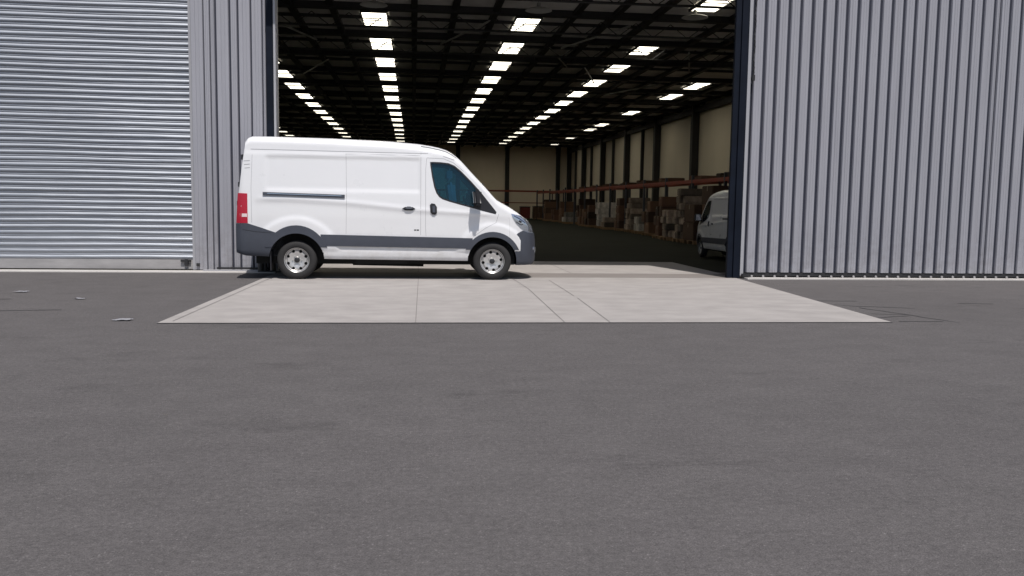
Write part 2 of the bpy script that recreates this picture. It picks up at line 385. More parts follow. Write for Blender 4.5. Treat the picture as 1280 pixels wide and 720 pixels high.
# roller shutter
SH = None
bm = bmesh.new(); z = .22; prof = []
while z < HH:
    am = random.uniform(.019, .027)
    for t in range(7):
        a = t / 7
        prof.append((z + .082 * a, -am * math.sin(math.pi * a) ** .8))
    prof += [(z + .082, 0), (z + .090, .001), (z + .098, -.007), (z + .106, -.008), (z + .113, -.002)]
    z += .1215
xs = [-12 + i * .4 for i in range(19)] + [-4.45]
vv = [[bm.verts.new((x_, 18.36 + y_ + .004 * math.sin(x_ * 1.3 + zz * 2.1), zz + .006 * math.sin(x_ * .9 + zz) + .003 * math.sin(x_ * 2.3 + zz * 5))) for x_ in xs] for zz, y_ in prof]
for i in range(len(vv) - 1):
    for j in range(len(xs) - 1): bm.faces.new((vv[i][j], vv[i][j + 1], vv[i + 1][j + 1], vv[i + 1][j]))
me = bpy.data.meshes.new('roller_shutter'); bm.normal_update()
for fc in bm.faces: fc.smooth = True
bm.to_mesh(me); bm.free(); me.materials.append(M['shutter'])
SH = bpy.data.objects.new('roller_shutter', me); COL.objects.link(SH); SH.parent = WH
bx('bottom_bar', M['shutter_bar'], SH, -12, -4.43, 18.33, 18.39, .03, .222)
bx('shutter_guide', M['trim'], SH, -4.455, -4.405, 18.27, 18.40, .02, HH)
bm = bmesh.new(); box(bm, -4.62, -4.55, 18.25, 18.33, .10, .23, bev=.008); box(bm, -4.70, -4.50, 18.28, 18.33, .18, .22); finish(bm, 'latch', M['black'], SH)
# shell: outer walls with the opening, inner walls, roof
bm = bmesh.new()
box(bm, -16.2, -12.01, 18.42, 18.6, 0, HH); box(bm, -12, -4.41, 18.42, 18.6, 0, HH); box(bm, -4.40, -2.76, 18.46, 18.6, 0, HH)
box(bm, 7.2, 17.2, 18.3, 18.6, 0, HH); box(bm, -2.755, 7.195, 18.3, 18.6, 6.35, HH)
box(bm, -2.755, 17, 17.20, 18.29, 6.9, 7.0)
finish(bm, 'front_wall', M['inwall'], WH)
bm = bmesh.new(); box(bm, 15.5, 15.8, 18.61, 86.3, 0, 7.3); finish(bm, 'side_wall', M['inwall'], WH)
bm = bmesh.new(); box(bm, -16.3, -16, 18.61, 86.3, 0, 7.3); finish(bm, 'side_wall', M['inwall'], WH)
bm = bmesh.new(); box(bm, -16, 15.5, 86, 86.3, 0, 7.3); finish(bm, 'back_wall', M['endwall'], WH)
roof = bx('roof', M['deck'], WH, -16.3, 15.8, 18.61, 86.4, 7.06, 7.4)
ROWS = [-10.5, -5.75, -1.15, 3.43, 8.2, 13.0]
# skylights: one mesh per size, copied
def skylight_mesh():
    bm = bmesh.new(); box(bm, -.36, .36, -1.12, 1.12, 0, .012)
    me = bpy.data.meshes.new('skylight'); bm.to_mesh(me); bm.free(); me.materials.append(M['skylight']); return me
def curb_mesh():
    bm = bmesh.new()
    for a in ((-.40, -.362, -1.16, 1.16), (.362, .40, -1.16, 1.16), (-.361, .361, -1.16, -1.125), (-.361, .361, 1.125, 1.16)): box(bm, *a, -.03, .05)
    box(bm, -.36, .36, -.018, .018, -.03, -.004)
    box(bm, -.361, .361, .50, .512, -.03, -.004)
    me = bpy.data.meshes.new('skylight_frame'); bm.to_mesh(me); bm.free(); me.materials.append(M['steel_dark']); return me
skm, cbm = skylight_mesh(), curb_mesh()
for rx in ROWS:
    for k in range(15):
        if rx < 8: y = 27.6 + 4.05 * k
        elif rx == 8.2: y = [23.6, 30.95, 35.3, 39.8, 43.9, 47.9, 52.0, 56.0, 60.1, 64.1, 68.2, 72.2, 76.3, 80.3, 99][k]
        else: y = [32.0, 39.8, 43.9, 52.0, 60.1, 64.1, 72.2, 80.3][k] if k < 8 else 99
        if y > 83: break
        s = bpy.data.objects.new('skylight', skm); COL.objects.link(s); s.parent = roof
        s.location = (rx + random.uniform(-.03, .03), y, 6.99)
        q = bpy.data.objects.new('skylight_frame', cbm); COL.objects.link(q); q.parent = roof; q.location = s.location
# beams: across at every bay, purlins between, longitudinal members
for k in range(16):
    y = 21.62 + 4.05 * k
    bx('roof_beam', M['steel_dark'], WH, -16, 15.5, y - .11, y + .11, 6.87, 7.055)
    if k % 2 == 0 or k < 3:      # light web truss hung below the beam
        bm = bmesh.new(); cyl(bm, (-16, y + .2, 6.45), (15.5, y + .2, 6.45), .035, 6)
        xx = -16
        while xx < 15.4:
            cyl(bm, (xx, y + .2, 6.45), (xx + .5, y + .2, 6.82), .014, 5); cyl(bm, (xx + .5, y + .2, 6.82), (xx + 1, y + .2, 6.45), .014, 5); xx += 1.05
        if k < 3: finish(bm, 'roof_truss', M['steel_dark'], WH)
        else: bm.free()
bm = bmesh.new(); y = 19.2
while y < 86:
    box(bm, -16, 15.5, y + .02, y + .08, 6.965, 7.058); y += 4.05
pur = finish(bm, 'purlin', M['steel_dark'], WH); pur['kind'] = 'stuff'
x = -15.2
while x < 15.4:
    if min(abs(x - r_) for r_ in ROWS) > .5:
        bx('roof_joist', M['steel_dark'], WH, x - .09, x + .09, 18.7, 86, 6.92, 7.052)
    x += 1.17
# a few diagonal roof braces and conduits
for (xa, ya, xb, yb) in ((2.2, 26, .9, 30), (4.6, 30, 5.9, 34), (6.4, 26, 5.0, 30), (-4.5, 26, -3.2, 30), (6.6, 34, 7.8, 38), (9.5, 30, 10.8, 34), (10.8, 38, 9.2, 42), (-3.2, 34, -4.6, 38)):
    bm = bmesh.new(); cyl(bm, (xa, ya, 6.76), (xb, yb, 6.76), .03, 6); finish(bm, 'roof_brace', M['lampshell'], WH)
# columns
for y in (23, 30.8, 38.6, 46.8, 54.3, 62.1, 70.2, 78.2, 85.6):
    bx('column', M['steel_dark'], WH, 15.1, 15.48, y - .19, y + .19, 0, 7.05)
    bx('column', M['steel_dark'], WH, -15.98, -15.6, y - .19, y + .19, 0, 7.05)
for y in (66.9, 75.2, 82.6, 58.2):
    bx('wind_post', M['steel_dark'], WH, 15.3, 15.49, y - .11, y + .11, 0, 7.05)
for xx in (-10.9, -5.9, -.8, 4.3, 9.15, 14.2):
    bx('column', M['steel_dark'], WH, xx - .19, xx + .19, 85.6, 85.98, 0, 7.05)
bx('eaves_beam', M['steel_dark'], WH, 15.2, 15.45, 18.7, 85.4, 6.5, 6.78)

# high-bay lamps hung from the beams
def lamp():
    t = empty('pendant_lamp')
    bm = bmesh.new(); lathe(bm, [(.06, .10), (.12, .085), (.33, .02), (.36, 0), (.34, .004), (.11, .07)], (0, 0, 0), 20, 'Z', cap=False); finish(bm, 'lamp_shade', M['lampshell'], t, 40)
    bm = bmesh.new(); cyl(bm, (0, 0, .08), (0, 0, .20), .05, 10); finish(bm, 'lamp_housing', M['lampshell'], t, 40)
    bm = bmesh.new(); cyl(bm, (0, 0, .20), (0, 0, .40), .008, 6); finish(bm, 'rod', M['steel_dark'], t)
    return t
L0 = lamp()
for i, (x, y, lab) in enumerate(((3.26, 23.3, 'round grey pendant lamp beside the skylight row above the van cab'),
                             (-1.04, 23.4, 'round grey pendant lamp by the skylight row above the middle of the van'),
                             (7.54, 23.4, 'round grey pendant lamp under the roof nearest the right door edge'))):
    o = L0 if i == 0 else copy_tree(L0)
    o.location = (x, y, 6.52); tag(o, lab, 'lamp', 'unlit pendant lamps under the warehouse roof')

# ------------------------------------------------------------------ racking
def rack(name, label, x0, x1, ylist, zb):
    t = empty(name, (x0, ylist[0], 0)); tag(t, label, 'rack')
    def P(nm, m, *b): 
        return bx(nm, m, t, b[0] - x0, b[1] - x0, b[2] - ylist[0], b[3] - ylist[0], b[4], b[5])
    for y in ylist:
        for xx in (x0, x1):
            P('upright', M['rack_up'], xx - .05, xx + .05, y - .06, y + .06, 0, zb + .25)
    for a, b in zip(ylist[:-1], ylist[1:]):
        for xx in (x0, x1): P('beam', M['rack'], xx - .04, xx + .04, a + .061, b - .061, zb - .09, zb + .06)
        bm = bmesh.new(); n = int((b - a) / .35)
        for k in range(n):
            yy = a + .2 + k * (b - a - .4) / max(1, n - 1) - ylist[0]
            box(bm, .045, x1 - x0 - .045, yy - .05, yy + .05, zb + .005, zb + .03)
        finish(bm, 'deck_slats', M['wood'], t)
    return t
RY = [20.4 + 3.9 * k for k in range(17)]
rack('pallet_rack', 'long pallet rack with orange red beam along the right hall wall', 11.75, 12.95, RY, 2.5)
bm_t = empty('pallet_rack', (-16, 84, 0)); tag(bm_t, 'low rack with thin red beams across the far end wall', 'rack')
for xx in (-13.5, -10.3, -7.1, -3.9, -.7, 2.5, 5.6, 8.8, 11.9, 13.4):
    bx('upright', M['rack_up'], bm_t, xx + 16 - .05, xx + 16 + .05, 0, .1, 0, 2.75)
bx('beam', M['rack'], bm_t, 2, 29.5, -.06, -.004, 2.58, 2.74)
bx('beam', M['rack'], bm_t, 2, 29.5, -.06, -.004, 1.5, 1.58)

# pallets and cartons in the bays
def pallet():
    t = empty('pallet')
    bm = bmesh.new()
    for k in range(7): box(bm, -.6 + k * .178, -.6 + k * .178 + .13, -.6, .6, .122, .144)
    finish(bm, 'top_boards', M['wood'], t)
    for k in (-.55, 0, .55): bx('stringer', M['wood'], t, -.6, .6, k - .05, k + .05, .02, .12)
    bm = bmesh.new()
    for k in (-.55, 0, .55): box(bm, -.6, .6, k - .05, k + .05, 0, .019)
    finish(bm, 'bottom_boards', M['wood'], t); return t
def carton(m, sx, sy, sz):
    t = bpy.data.objects.new('carton', None); COL.objects.link(t)
    bm = bmesh.new(); box(bm, -sx / 2, sx / 2, -sy / 2, sy / 2, 0, sz, bev=.025); finish(bm, 'carton_body', m, t, 30)
    bm = bmesh.new(); box(bm, -sx / 2 - .003, sx / 2 + .003, -.03, .03, sz * .72, sz + .003); finish(bm, 'tape', M['tape'], t)
    return t
P0 = pallet(); protos = {}
def getc(kind):
    spec = {'brown': ('card', 1.12, .56, .5), 'dark': ('card2', 1.12, .56, .42), 'pale': ('card3', 1.1, .37, .28), 'big': ('card', 1.15, 1.16, .68), 'wrap': ('wrap', 1.1, .56, .36)}[kind]
    if kind not in protos:
        protos[kind] = carton(M[spec[0]], *spec[1:]); return protos[kind], spec
    return copy_tree(protos[kind]), spec
adj = {'brown': 'brown cardboard carton', 'dark': 'dark brown cardboard carton', 'pale': 'small pale carton', 'big': 'large brown cardboard box', 'wrap': 'white wrapped carton'}
ordn = ['first', 'second', 'third', 'fourth', 'fifth', 'sixth', 'seventh', 'eighth', 'ninth', 'tenth', 'eleventh', 'twelfth', 'thirteenth', 'fourteenth', 'fifteenth', 'sixteenth', 'seventeenth', 'eighteenth', 'nineteenth', 'twentieth', 'twenty-first', 'twenty-second']
first = True; pi = 0
seq = ['brown', 'big', 'big', 'pale', 'pale', 'dark', 'brown', 'brown', 'wrap', 'pale', 'dark', 'pale', 'wrap', 'dark', 'brown', 'dark', 'wrap', 'brown', 'dark', 'brown', 'dark', 'brown']
hts = [3, 3, 2, 7, 4, 4, 2, 3, 2, 6, 4, 2, 4, 3, 2, 4, 2, 3, 2, 3, 4, 2]
y = 29.6
for i in range(22):
    yy = y; y += 1.45 if i < 3 else (1.8 if i < 7 else (2.4 if i < 14 else 3.3))
    X = 11.15 + random.uniform(-.12, .1) if i < 6 else 11.95 + random.uniform(-.25, .3)
    if yy > 84: break
    kind = seq[i]; rz = random.uniform(-.05, .05)
    p = P0 if first else copy_tree(P0); first = False
    p.location = (X, yy, .004); p.rotation_euler = (0, 0, rz)
    tag(p, 'wooden pallet under the %s carton stack from the doorway' % ordn[i], 'pallet', 'pallets along the right rack')
    sp = None; zc = .150; n = hts[i]
    for lv in range(n):
        per = {'big': 1, 'pale': 3}.get(kind, 2)
        if lv == n - 1 and kind not in ('big',) and i % 2: per -= 1
        for j in range(per):
            c, sp = getc(kind)
            tot = {'big': 1, 'pale': 3}.get(kind, 2)
            off = (j - (tot - 1) / 2) * (sp[2] + .03)
            yy2 = off; v = Matrix.Rotation(rz, 3, 'Z') @ Vector((random.uniform(-.09, .09), yy2, 0))
            c.location = (X + v.x, yy + v.y, zc); c.rotation_euler = (0, 0, rz + random.uniform(-.02, .02))
            side = {1: '', 2: [', nearer half', ', farther half'][j] if tot == 2 else '',
                    3: [', nearest column', ', middle column', ', farthest column'][j] if tot == 3 else ''}[tot]
            tag(c, '%s, layer %d, %s stack from door%s' % (adj[kind], lv + 1, ordn[i], side), 'carton', 'cartons stacked on pallets along the right rack')
        zc += sp[3] + .004
# dark bundles lying on the top of the rack beam
for i in range(9):
    yy = 28 + i * 4.3 + random.uniform(-.5, .5)
    bm = bmesh.new(); ln = random.uniform(.5, 1.1)
    for k in range(3): box(bm, -.4, .4, -ln + k * ln * .67, -ln + k * ln * .67 + ln * .6, 0, random.uniform(.10, .24), bev=.02)
    o = finish(bm, 'tarp_bundle', M['card2'], None, 30); o.location = (12.3, yy, 2.54)
    tag(o, 'dark bundle lying on top of the red rack beam, %s from the doorway' % ordn[i], 'bundle', 'dark bundles on the rack top')
# crates at the far wall
for i, (x, wd, h, m, lab) in enumerate(((7.2, 3.0, 1.2, 'redplastic', 'long dark red crate at the foot of the far wall, behind the van nose'),
                                   (10.6, .9, 1.1, 'redplastic', 'narrow dark red crate by the far wall'),
                                   (12.0, 1.2, 1.15, 'card', 'brown crate by the far wall near the corner'), (13.2, 1.0, 1.1, 'card2', 'dark brown crate in the far right corner'))):
    t = empty('crate', (x, 83, .004)); tag(t, lab, 'crate', 'crates along the far wall')
    bx('crate_body', M[m], t, -wd / 2, wd / 2, -.5, .5, .08, h, bev=.02)
    bm = bmesh.new()
    for q in (-.4, 0, .4): box(bm, wd * q - .06, wd * q + .06, -.5, .5, 0, .079)
    finish(bm, 'feet', M['wood'], t)
    bx('lid', M['black'], t, -wd / 2 - .03, wd / 2 + .03, -.53, .53, h + .002, h + .09, bev=.02)

# ------------------------------------------------------------------ door guide with rollers at left jamb
G = empty('door_guide', (-2.78, 18.2, 0)); tag(G, 'black floor guide posts with rollers at the left door edge behind the van rear wheel', 'door guide')
G.location = (-2.80, 18.15, 0)
bx('base_plate', M['black'], G, -.30, .34, -.30, .0, .008, .03)
for k, xx in enumerate((-.18, -.02, .14, .28)):
    bm = bmesh.new(); cyl(bm, (xx, -.15, .03), (xx, -.15, .40 - .04 * (k % 2)), .045, 16); finish(bm, 'guide_post', M['black'], G, 40)
bm = bmesh.new(); cyl(bm, (-.26, -.17, .03), (-.26, -.17, .30), .06, 16); finish(bm, 'roller', M['hub'], G, 40)
bx('tie_plate', M['black'], G, -.22, .32, -.18, -.12, .34, .37)

# ------------------------------------------------------------------ van
TOP = [(-.005, .98), (.0, 1.1), (.03, 1.58), (.09, 2.1), (.15, 2.55), (.19, 2.61), (.26, 2.64), (.6, 2.645), (1.66, 2.635), (2.4, 2.615), (2.8, 2.60), (3.28, 2.565), (3.5, 2.535), (3.67, 2.50),
       (3.80, 2.46), (3.90, 2.405), (3.99, 2.34), (4.08, 2.26), (4.29, 2.03), (4.53, 1.775), (4.70, 1.585), (4.76, 1.525), (4.85, 1.475), (5.0, 1.395), (5.15, 1.30), (5.28, 1.205), (5.38, 1.12), (5.45, 1.03), (5.49, .93), (5.53, .75), (5.55, .62)]
def lerp(tab, x):
    if x <= tab[0][0]: return tab[0][1]
    for (a, p), (b, q) in zip(tab[:-1], tab[1:]):
        if x <= b: return p + (q - p) * (x - a) / (b - a)
    return tab[-1][1]
def sm(a, b, x):
    t = min(1, max(0, (x - a) / (b - a))); return t * t * (3 - 2 * t)
def zt(x): return lerp(TOP, x)
def zb(x): return lerp([(0, .50), (.15, .45), (.7, .43), (1.6, .37), (4.3, .35), (5.0, .30), (5.45, .30), (5.55, .36)], x)
RW, FW, WZ = 1.06, 4.68, .36
def Wd(x, z, detail=True):
    if z < 1.15: w_ = .95 - .05 * max(0, (.75 - z) / .4) ** 2
    else: w_ = .95 - .095 * ((z - 1.15) / 1.3) ** 1.35
    if x > 4.45: w_ *= 1 - .17 * ((x - 4.45) / 1.1) ** 2
    if x > 5.24:
        s = min(.97, (x - 5.24) / .325); w_ *= max(.3, math.sqrt(1 - s * s)) ** .75
    if x < .14: w_ *= 1 - .06 * ((.14 - x) / .14) ** 2
    if detail and z > .55:
        # recessed side panels
        px = sm(.50, .54, x) * (1 - sm(3.28, 3.33, x)); pz = sm(1.63, 1.70, z) * (1 - sm(2.25, 2.30, z))
        w_ -= .016 * px * pz
        # crease running down towards the front
        zc = 1.50 - .055 * max(0, x - 1.0) - .05 * sm(1.8, 3.4, x)
        if .3 < x < 5.0: w_ += .013 * math.exp(-((z - zc) / .035) ** 2) * sm(.3, .6, x) * (1 - sm(4.4, 4.9, x)) - .007 * sm(zc, zc - .12, z)
        # flares over the wheels
        for cx, rr in ((RW, .80), (FW, .72)):
            d = math.hypot(x - cx, z - WZ)
            w_ += .020 * (1 - sm(rr - .05, rr + .04, d)) * (1 if z > WZ else 0)
        # shoulder above the door cut by the roof gutter
        w_ -= .010 * sm(2.33, 2.36, z) * (1 if x < 4.1 else 0)
    return w_
def shell(name, off=0.0, detail=True, nx=150, nz=56):
    xs = sorted(set([round(t[0], 4) for t in TOP] + [round(-.005 + 5.555 * i / nx, 4) for i in range(nx + 1)]))
    bm = bmesh.new(); rings = []
    for x in xs:
        T, B = zt(x) + off, zb(x) - off
        rr = lerp([(0, .05), (.05, .09), (.2, .15), (3.6, .19), (4.0, .15), (4.7, .12), (5.1, .15), (5.4, .12), (5.55, .05)], x)
        rr = min(rr, (T - B) * .45, Wd(x, T - rr, False) * .8)
        xo = x + off * (1 if x > 5.2 else (-1 if x < .1 else 0))
        half = []
        half.append((0, B)); w0 = Wd(x, B, detail) + off
        half.append((w0 - .06, B)); half.append((w0 - .015, B + .015))
        z1 = T - rr
        for k in range(nz + 1):
            z = B + .06 + (z1 - B - .06) * k / nz; half.append((Wd(x, z, detail) + off, z))
        wt = Wd(x, z1, detail) + off
        for k in range(1, 9):
            a = math.pi / 2 * k / 8; half.append((wt - rr + rr * math.cos(a), z1 + rr * math.sin(a)))
        crown = .03 * min(1, (wt / .9))
        for k in range(1, 6):
            t = k / 5; half.append(((wt - rr) * (1 - t), T + crown * (1 - (1 - t) ** 2)))
        ring = [bm.verts.new((xo, -y_, z)) for y_, z in half] + [bm.verts.new((xo, y_, z)) for y_, z in half[-2:0:-1]]
        rings.append(ring)
    n = len(rings[0])
    for a, b in zip(rings[:-1], rings[1:]):
        for k in range(n): bm.faces.new((a[k], a[(k + 1) % n], b[(k + 1) % n], b[k]))
    bm.faces.new(rings[0]); bm.faces.new(rings[-1][::-1])
    bmesh.ops.triangulate(bm, faces=[f_ for f_ in bm.faces if len(f_.verts) > 4])
    return bm
def cutter(fn):
    bm = bmesh.new(); fn(bm); return finish(bm, 'cut', M['under'])
def arcpoly(cx, r, z0, n=20, a0=0, a1=math.pi):
    return [(cx + r * math.cos(a0 + (a1 - a0) * k / n), WZ + r * math.sin(a0 + (a1 - a0) * k / n)) for k in range(n + 1)] + [(cx - r, z0), (cx + r, z0)]
RR, FR_ = .50, .465
def arches(ro=0):
    out = []
    for cx, r in ((RW, RR + ro), (FW, FR_ + ro)):
        for s in (-1, 1):
            out.append(cutter(lambda bm: prism(bm, arcpoly(cx, r, 0, 32), s * .55, s * 1.3)))
    return out
VAN = empty('delivery_van'); tag(VAN, 'white panel van with grey bumpers driving across the concrete apron before the open door', 'van')
body = finish(shell('b'), 'body', M['paint'], None)
WIN = [(3.51, 2.215), (3.70, 2.21), (3.84, 2.195), (3.95, 2.15), (4.06, 2.06), (4.26, 1.86), (4.44, 1.66), (4.73, 1.30), (4.72, 1.275), (4.60, 1.305), (4.33, 1.375), (4.10, 1.435), (3.86, 1.50), (3.74, 1.54), (3.68, 1.58), (3.63, 1.65), (3.59, 1.76), (3.55, 1.95)]
cav = finish(shell('c', -.05, False, 60, 16), 'cut', M['under'])
cavp = cutter(lambda bm: prism(bm, [(3.32, .75), (4.95, .75), (4.95, 1.35), (4.5, 2.2), (3.9, 2.7), (3.32, 2.7)], -1.2, 1.2))
apply_bool(cav, [cavp], 'INTERSECT')
winc = [cutter(lambda bm: prism(bm, WIN, s * .6, s * 1.3)) for s in (-1, 1)]
def wsc(bm):
    a, b = Vector((4.11, 2.215)), Vector((4.70, 1.575)); d = (b - a).normalized(); n_ = Vector((-d.y, d.x)) * -1
    if n_.y < 0: n_ = -n_
    pts = []
    for p, hw in ((a, .66), (b, .74)):
        for s in (-1, 1):
            for t in (-.14, .14): q = p + n_ * t; pts.append((q.x, s * hw, q.y))
    vs = [bm.verts.new(p) for p in pts]
    for q in ((0, 1, 3, 2), (4, 6, 7, 5), (0, 4, 5, 1), (2, 3, 7, 6), (0, 2, 6, 4), (1, 5, 7, 3)): bm.faces.new([vs[i] for i in q])
apply_bool(body, [cav] + winc + [cutter(wsc)] + arches(), 'DIFFERENCE')
body.data.materials.clear()
for k in ('paint', 'under', 'cab'): body.data.materials.append(M[k])
for p in body.data.polygons:
    c = p.center; p.material_index = 0
    for cx, r in ((RW, RR), (FW, FR_)):
        d = math.hypot(c.x - cx, c.z - WZ)
        if d < r + .004 and c.z < 1.0: p.material_index = 1
    if c.z < .5 and p.normal.z < -.8: p.material_index = 1
    if 3.31 < c.x < 4.96 and c.z > .74 and abs(c.y) < Wd(c.x, c.z) - .035 and c.z < zt(c.x) - .035: p.material_index = 2
body.parent = VAN; smooth_obj(body, 32)

def piece(name, m, poly, off=.012, ymin=0, side=0, cut=True, parent=VAN, extra=None):
    o = finish(shell(name, off, False, 120, 40), name, M[m])
    cs = []
    if ymin == 0: cs.append(cutter(lambda bm: prism(bm, poly, -1.3, 1.3)))
    else: cs.append(cutter(lambda bm: prism(bm, poly, min(side * ymin, side * 1.3), max(side * ymin, side * 1.3))))
    apply_bool(o, cs, 'INTERSECT')
    if cut: apply_bool(o, arches(), 'DIFFERENCE')
    o.data.materials.clear(); o.data.materials.append(M[m])
    for p in o.data.polygons: p.material_index = 0
    o.parent = parent; smooth_obj(o, 35); return o
rb = piece('rear_bumper', 'plastic', [(-.3, 1.03), (.20, 1.035), (.45, .955), (.70, .87), (.80, .60), (.78, .2), (-.3, .2)], .016)
fb = piece('front_bumper', 'plastic', [(4.98, .2), (5.8, .2), (5.8, .885), (5.50, .895), (5.36, .915), (5.26, .955), (5.16, .90), (5.09, .82), (5.0, .80)], .018)
for s in (-1, 1):
    piece('arch_moulding', 'plastic', [(RW + .60 * math.cos(a), WZ + .65 * math.sin(a)) for a in [math.pi * k / 24 for k in range(4, 21)]] + [(RW - .56, .60), (RW + .56, .60)], .024, .7, s)
    piece('arch_moulding', 'plastic', [(FW + .55 * math.cos(a), WZ + .565 * math.sin(a)) for a in [math.pi * k / 24 for k in range(4, 21)]] + [(FW - .51, .58), (FW + .51, .58)], .026, .6, s)
    piece('side_moulding', 'plastic', [(1.50, .63), (1.50, .845), (4.30, .80), (4.30, .60)], .02, .7, s)
    tl = piece('tail_light', 'red', [(-.2, 1.60), (.195, 1.585), (.20, 1.04), (-.2, 1.04)], .012, .74, s, False)
    piece('headlight', 'chrome', [(5.03, 1.275), (5.05, 1.205), (5.12, 1.09), (5.22, .99), (5.34, .94), (5.6, .89), (5.6, 1.18), (5.40, 1.15), (5.2, 1.24)], .006, .42, s, False)

def ribbon(name, m, pts, w, side, off=.0, th=.003, parent=VAN, closed=False, det=True):
    P = [Vector(p) for p in pts]
    if closed: P.append(P[0])
    Q = []
    for a, b in zip(P[:-1], P[1:]):
        n = max(1, int((b - a).length / .05)); Q += [a + (b - a) * k / n for k in range(n)]
    Q.append(P[-1]); bm = bmesh.new(); rows = []
    for i, q in enumerate(Q):
        d = (Q[min(i + 1, len(Q) - 1)] - Q[max(i - 1, 0)])
        if closed and i in (0, len(Q) - 1): d = Q[1] - Q[-2]
        d = d.normalized(); n_ = Vector((-d.y, d.x)) * w / 2
        row = []
        for p, o_ in ((q + n_, off - .004), (q + n_, off + th), (q - n_, off + th), (q - n_, off - .004)):
            row.append(bm.verts.new((p.x, side * (Wd(p.x, p.y, det) + o_), p.y)))
        rows.append(row)
    for a, b in zip(rows[:-1], rows[1:]):
        for k in range(4): bm.faces.new((a[k], a[(k + 1) % 4], b[(k + 1) % 4], b[k]))
    bm.faces.new(rows[0]); bm.faces.new(rows[-1])
    return finish(bm, name, M[m], parent, 40)
def patch(name, m, poly, side, off=.0, th=.004, parent=VAN, step=.08, det=True):
    bm = bmesh.new(); fc = bm.faces.new([bm.verts.new((x, 0, z)) for x, z in poly])
    xs_ = [p[0] for p in poly]; zs_ = [p[1] for p in poly]
    k = min(xs_) + step
    while k < max(xs_): bmesh.ops.bisect_plane(bm, geom=bm.verts[:] + bm.edges[:] + bm.faces[:], plane_co=(k, 0, 0), plane_no=(1, 0, 0)); k += step
    k = min(zs_) + step
    while k < max(zs_): bmesh.ops.bisect_plane(bm, geom=bm.verts[:] + bm.edges[:] + bm.faces[:], plane_co=(0, 0, k), plane_no=(0, 0, 1)); k += step
    ret = bmesh.ops.extrude_face_region(bm, geom=bm.faces[:])
    top = [v for v in ret['geom'] if isinstance(v, bmesh.types.BMVert)]; ts = set(top)
    for v in bm.verts:
        v.co.y = side * (Wd(v.co.x, v.co.z, det) + (off + th if v in ts else off))
    return finish(bm, name, M[m], parent, 35)
for s in (-1, 1):
    wn = patch('window', 'glass', WIN, s, -.022, .005, step=.1)
    ribbon('window_frame', 'blackplastic', WIN, .028, s, -.012, .014, parent=wn, closed=True)
    patch('quarter_trim', 'blackplastic', [(4.36, 1.745), (4.42, 1.69), (4.745, 1.30), (4.735, 1.268), (4.60, 1.298), (4.31, 1.37), (4.33, 1.6)], s, -.012, .02)
    rl = ribbon('slide_rail', 'plastic', [(.47, 1.585), (1.94, 1.555)], .062, s, .006, .016)
    ribbon('rail_lip', 'chrome', [(.55, 1.592), (1.88, 1.565)], .012, s, .024, .006, parent=rl)
    ribbon('door_seam', 'seam', [(3.33, 2.40), (3.33, 1.0), (3.33, .85)], .007, s, .0005, .001)
    ribbon('door_seam', 'seam', [(1.96, 2.34), (1.97, 1.5), (1.96, .86)], .006, s, .0005, .001)
    ribbon('door_seam', 'seam', [(1.95, 2.345), (3.32, 2.345)], .006, s, .0005, .001)
    ribbon('door_seam', 'seam', [(3.44, 2.30), (3.42, 2.1), (3.42, 1.0), (3.43, .83)], .007, s, .0005, .001)
    ribbon('door_seam', 'seam', [(3.44, 2.30), (3.75, 2.29), (3.93, 2.22), (4.12, 2.06)], .007, s, .0005, .001)
    ribbon('door_seam', 'seam', [(4.79, 1.27), (4.74, 1.1), (4.55, 1.0), (4.30, .82)], .006, s, .0005, .001)
    ribbon('door_seam', 'seam', [(.28, 2.3), (.26, 1.7), (.27, 1.05)], .006, s, .0005, .001)
    ribbon('roof_gutter', 'seam', [(.25, 2.40), (3.6, 2.38), (3.95, 2.27)], .010, s, -.004, .006)
    ribbon('bumper_crease', 'blackplastic', [(.06, .93), (.34, .885), (.62, .865)], .008, s, .0165, .001, parent=rb, det=False)
    # door handles
    hd = patch('door_handle', 'blackplastic', [(2.99, 1.345), (3.04, 1.375), (3.18, 1.375), (3.23, 1.345), (3.18, 1.31), (3.04, 1.31)], s, .0, .012)
    hd2 = patch('grip', 'plastic', [(3.04, 1.352), (3.08, 1.385), (3.14, 1.385), (3.19, 1.352), (3.14, 1.34), (3.08, 1.34)], s, .012, .02, parent=hd)
    hd = patch('door_handle', 'blackplastic', [(3.50, 1.42), (3.53, 1.45), (3.59, 1.44), (3.63, 1.38), (3.63, 1.27), (3.60, 1.235), (3.54, 1.24), (3.51, 1.28)], s, .0, .014)
    patch('grip', 'plastic', [(3.545, 1.40), (3.595, 1.40), (3.60, 1.28), (3.55, 1.28)], s, .014, .02, parent=hd)
    bdg = ribbon('badge', 'blackplastic', [(3.21, .945), (3.245, .945)], .020, s, .001, .003)
    ribbon('badge', 'blackplastic', [(3.255, .945), (3.30, .945)], .020, s, .001, .003)
    for k in range(3): ribbon('vent_slot', 'seam', [(.13 + .008 * k, 2.18 - .065 * k), (.24, 2.19 - .065 * k)], .010, s, .0, .003)
    # mirror
    mr = empty('mirror'); mr.parent = VAN
    bm = bmesh.new(); box(bm, 4.285, 4.435, 1.00, 1.26, 1.42, 1.72, bev=.045); bmesh.ops.scale(bm, vec=(1, s, 1), verts=bm.verts[:])
    for v in bm.verts: v.co.x += (v.co.z - 1.42) * -.10 + .03
    finish(bm, 'mirror_shell', M['blackplastic'], mr, 60)
    bm = bmesh.new(); box(bm, 4.268, 4.276, 1.03, 1.23, 1.46, 1.68, bev=.003); bmesh.ops.scale(bm, vec=(1, s, 1), verts=bm.verts[:])
    for v in bm.verts: v.co.x += (v.co.z - 1.42) * -.10 + .03
    finish(bm, 'mirror_glass', M['chrome'], mr, 40)
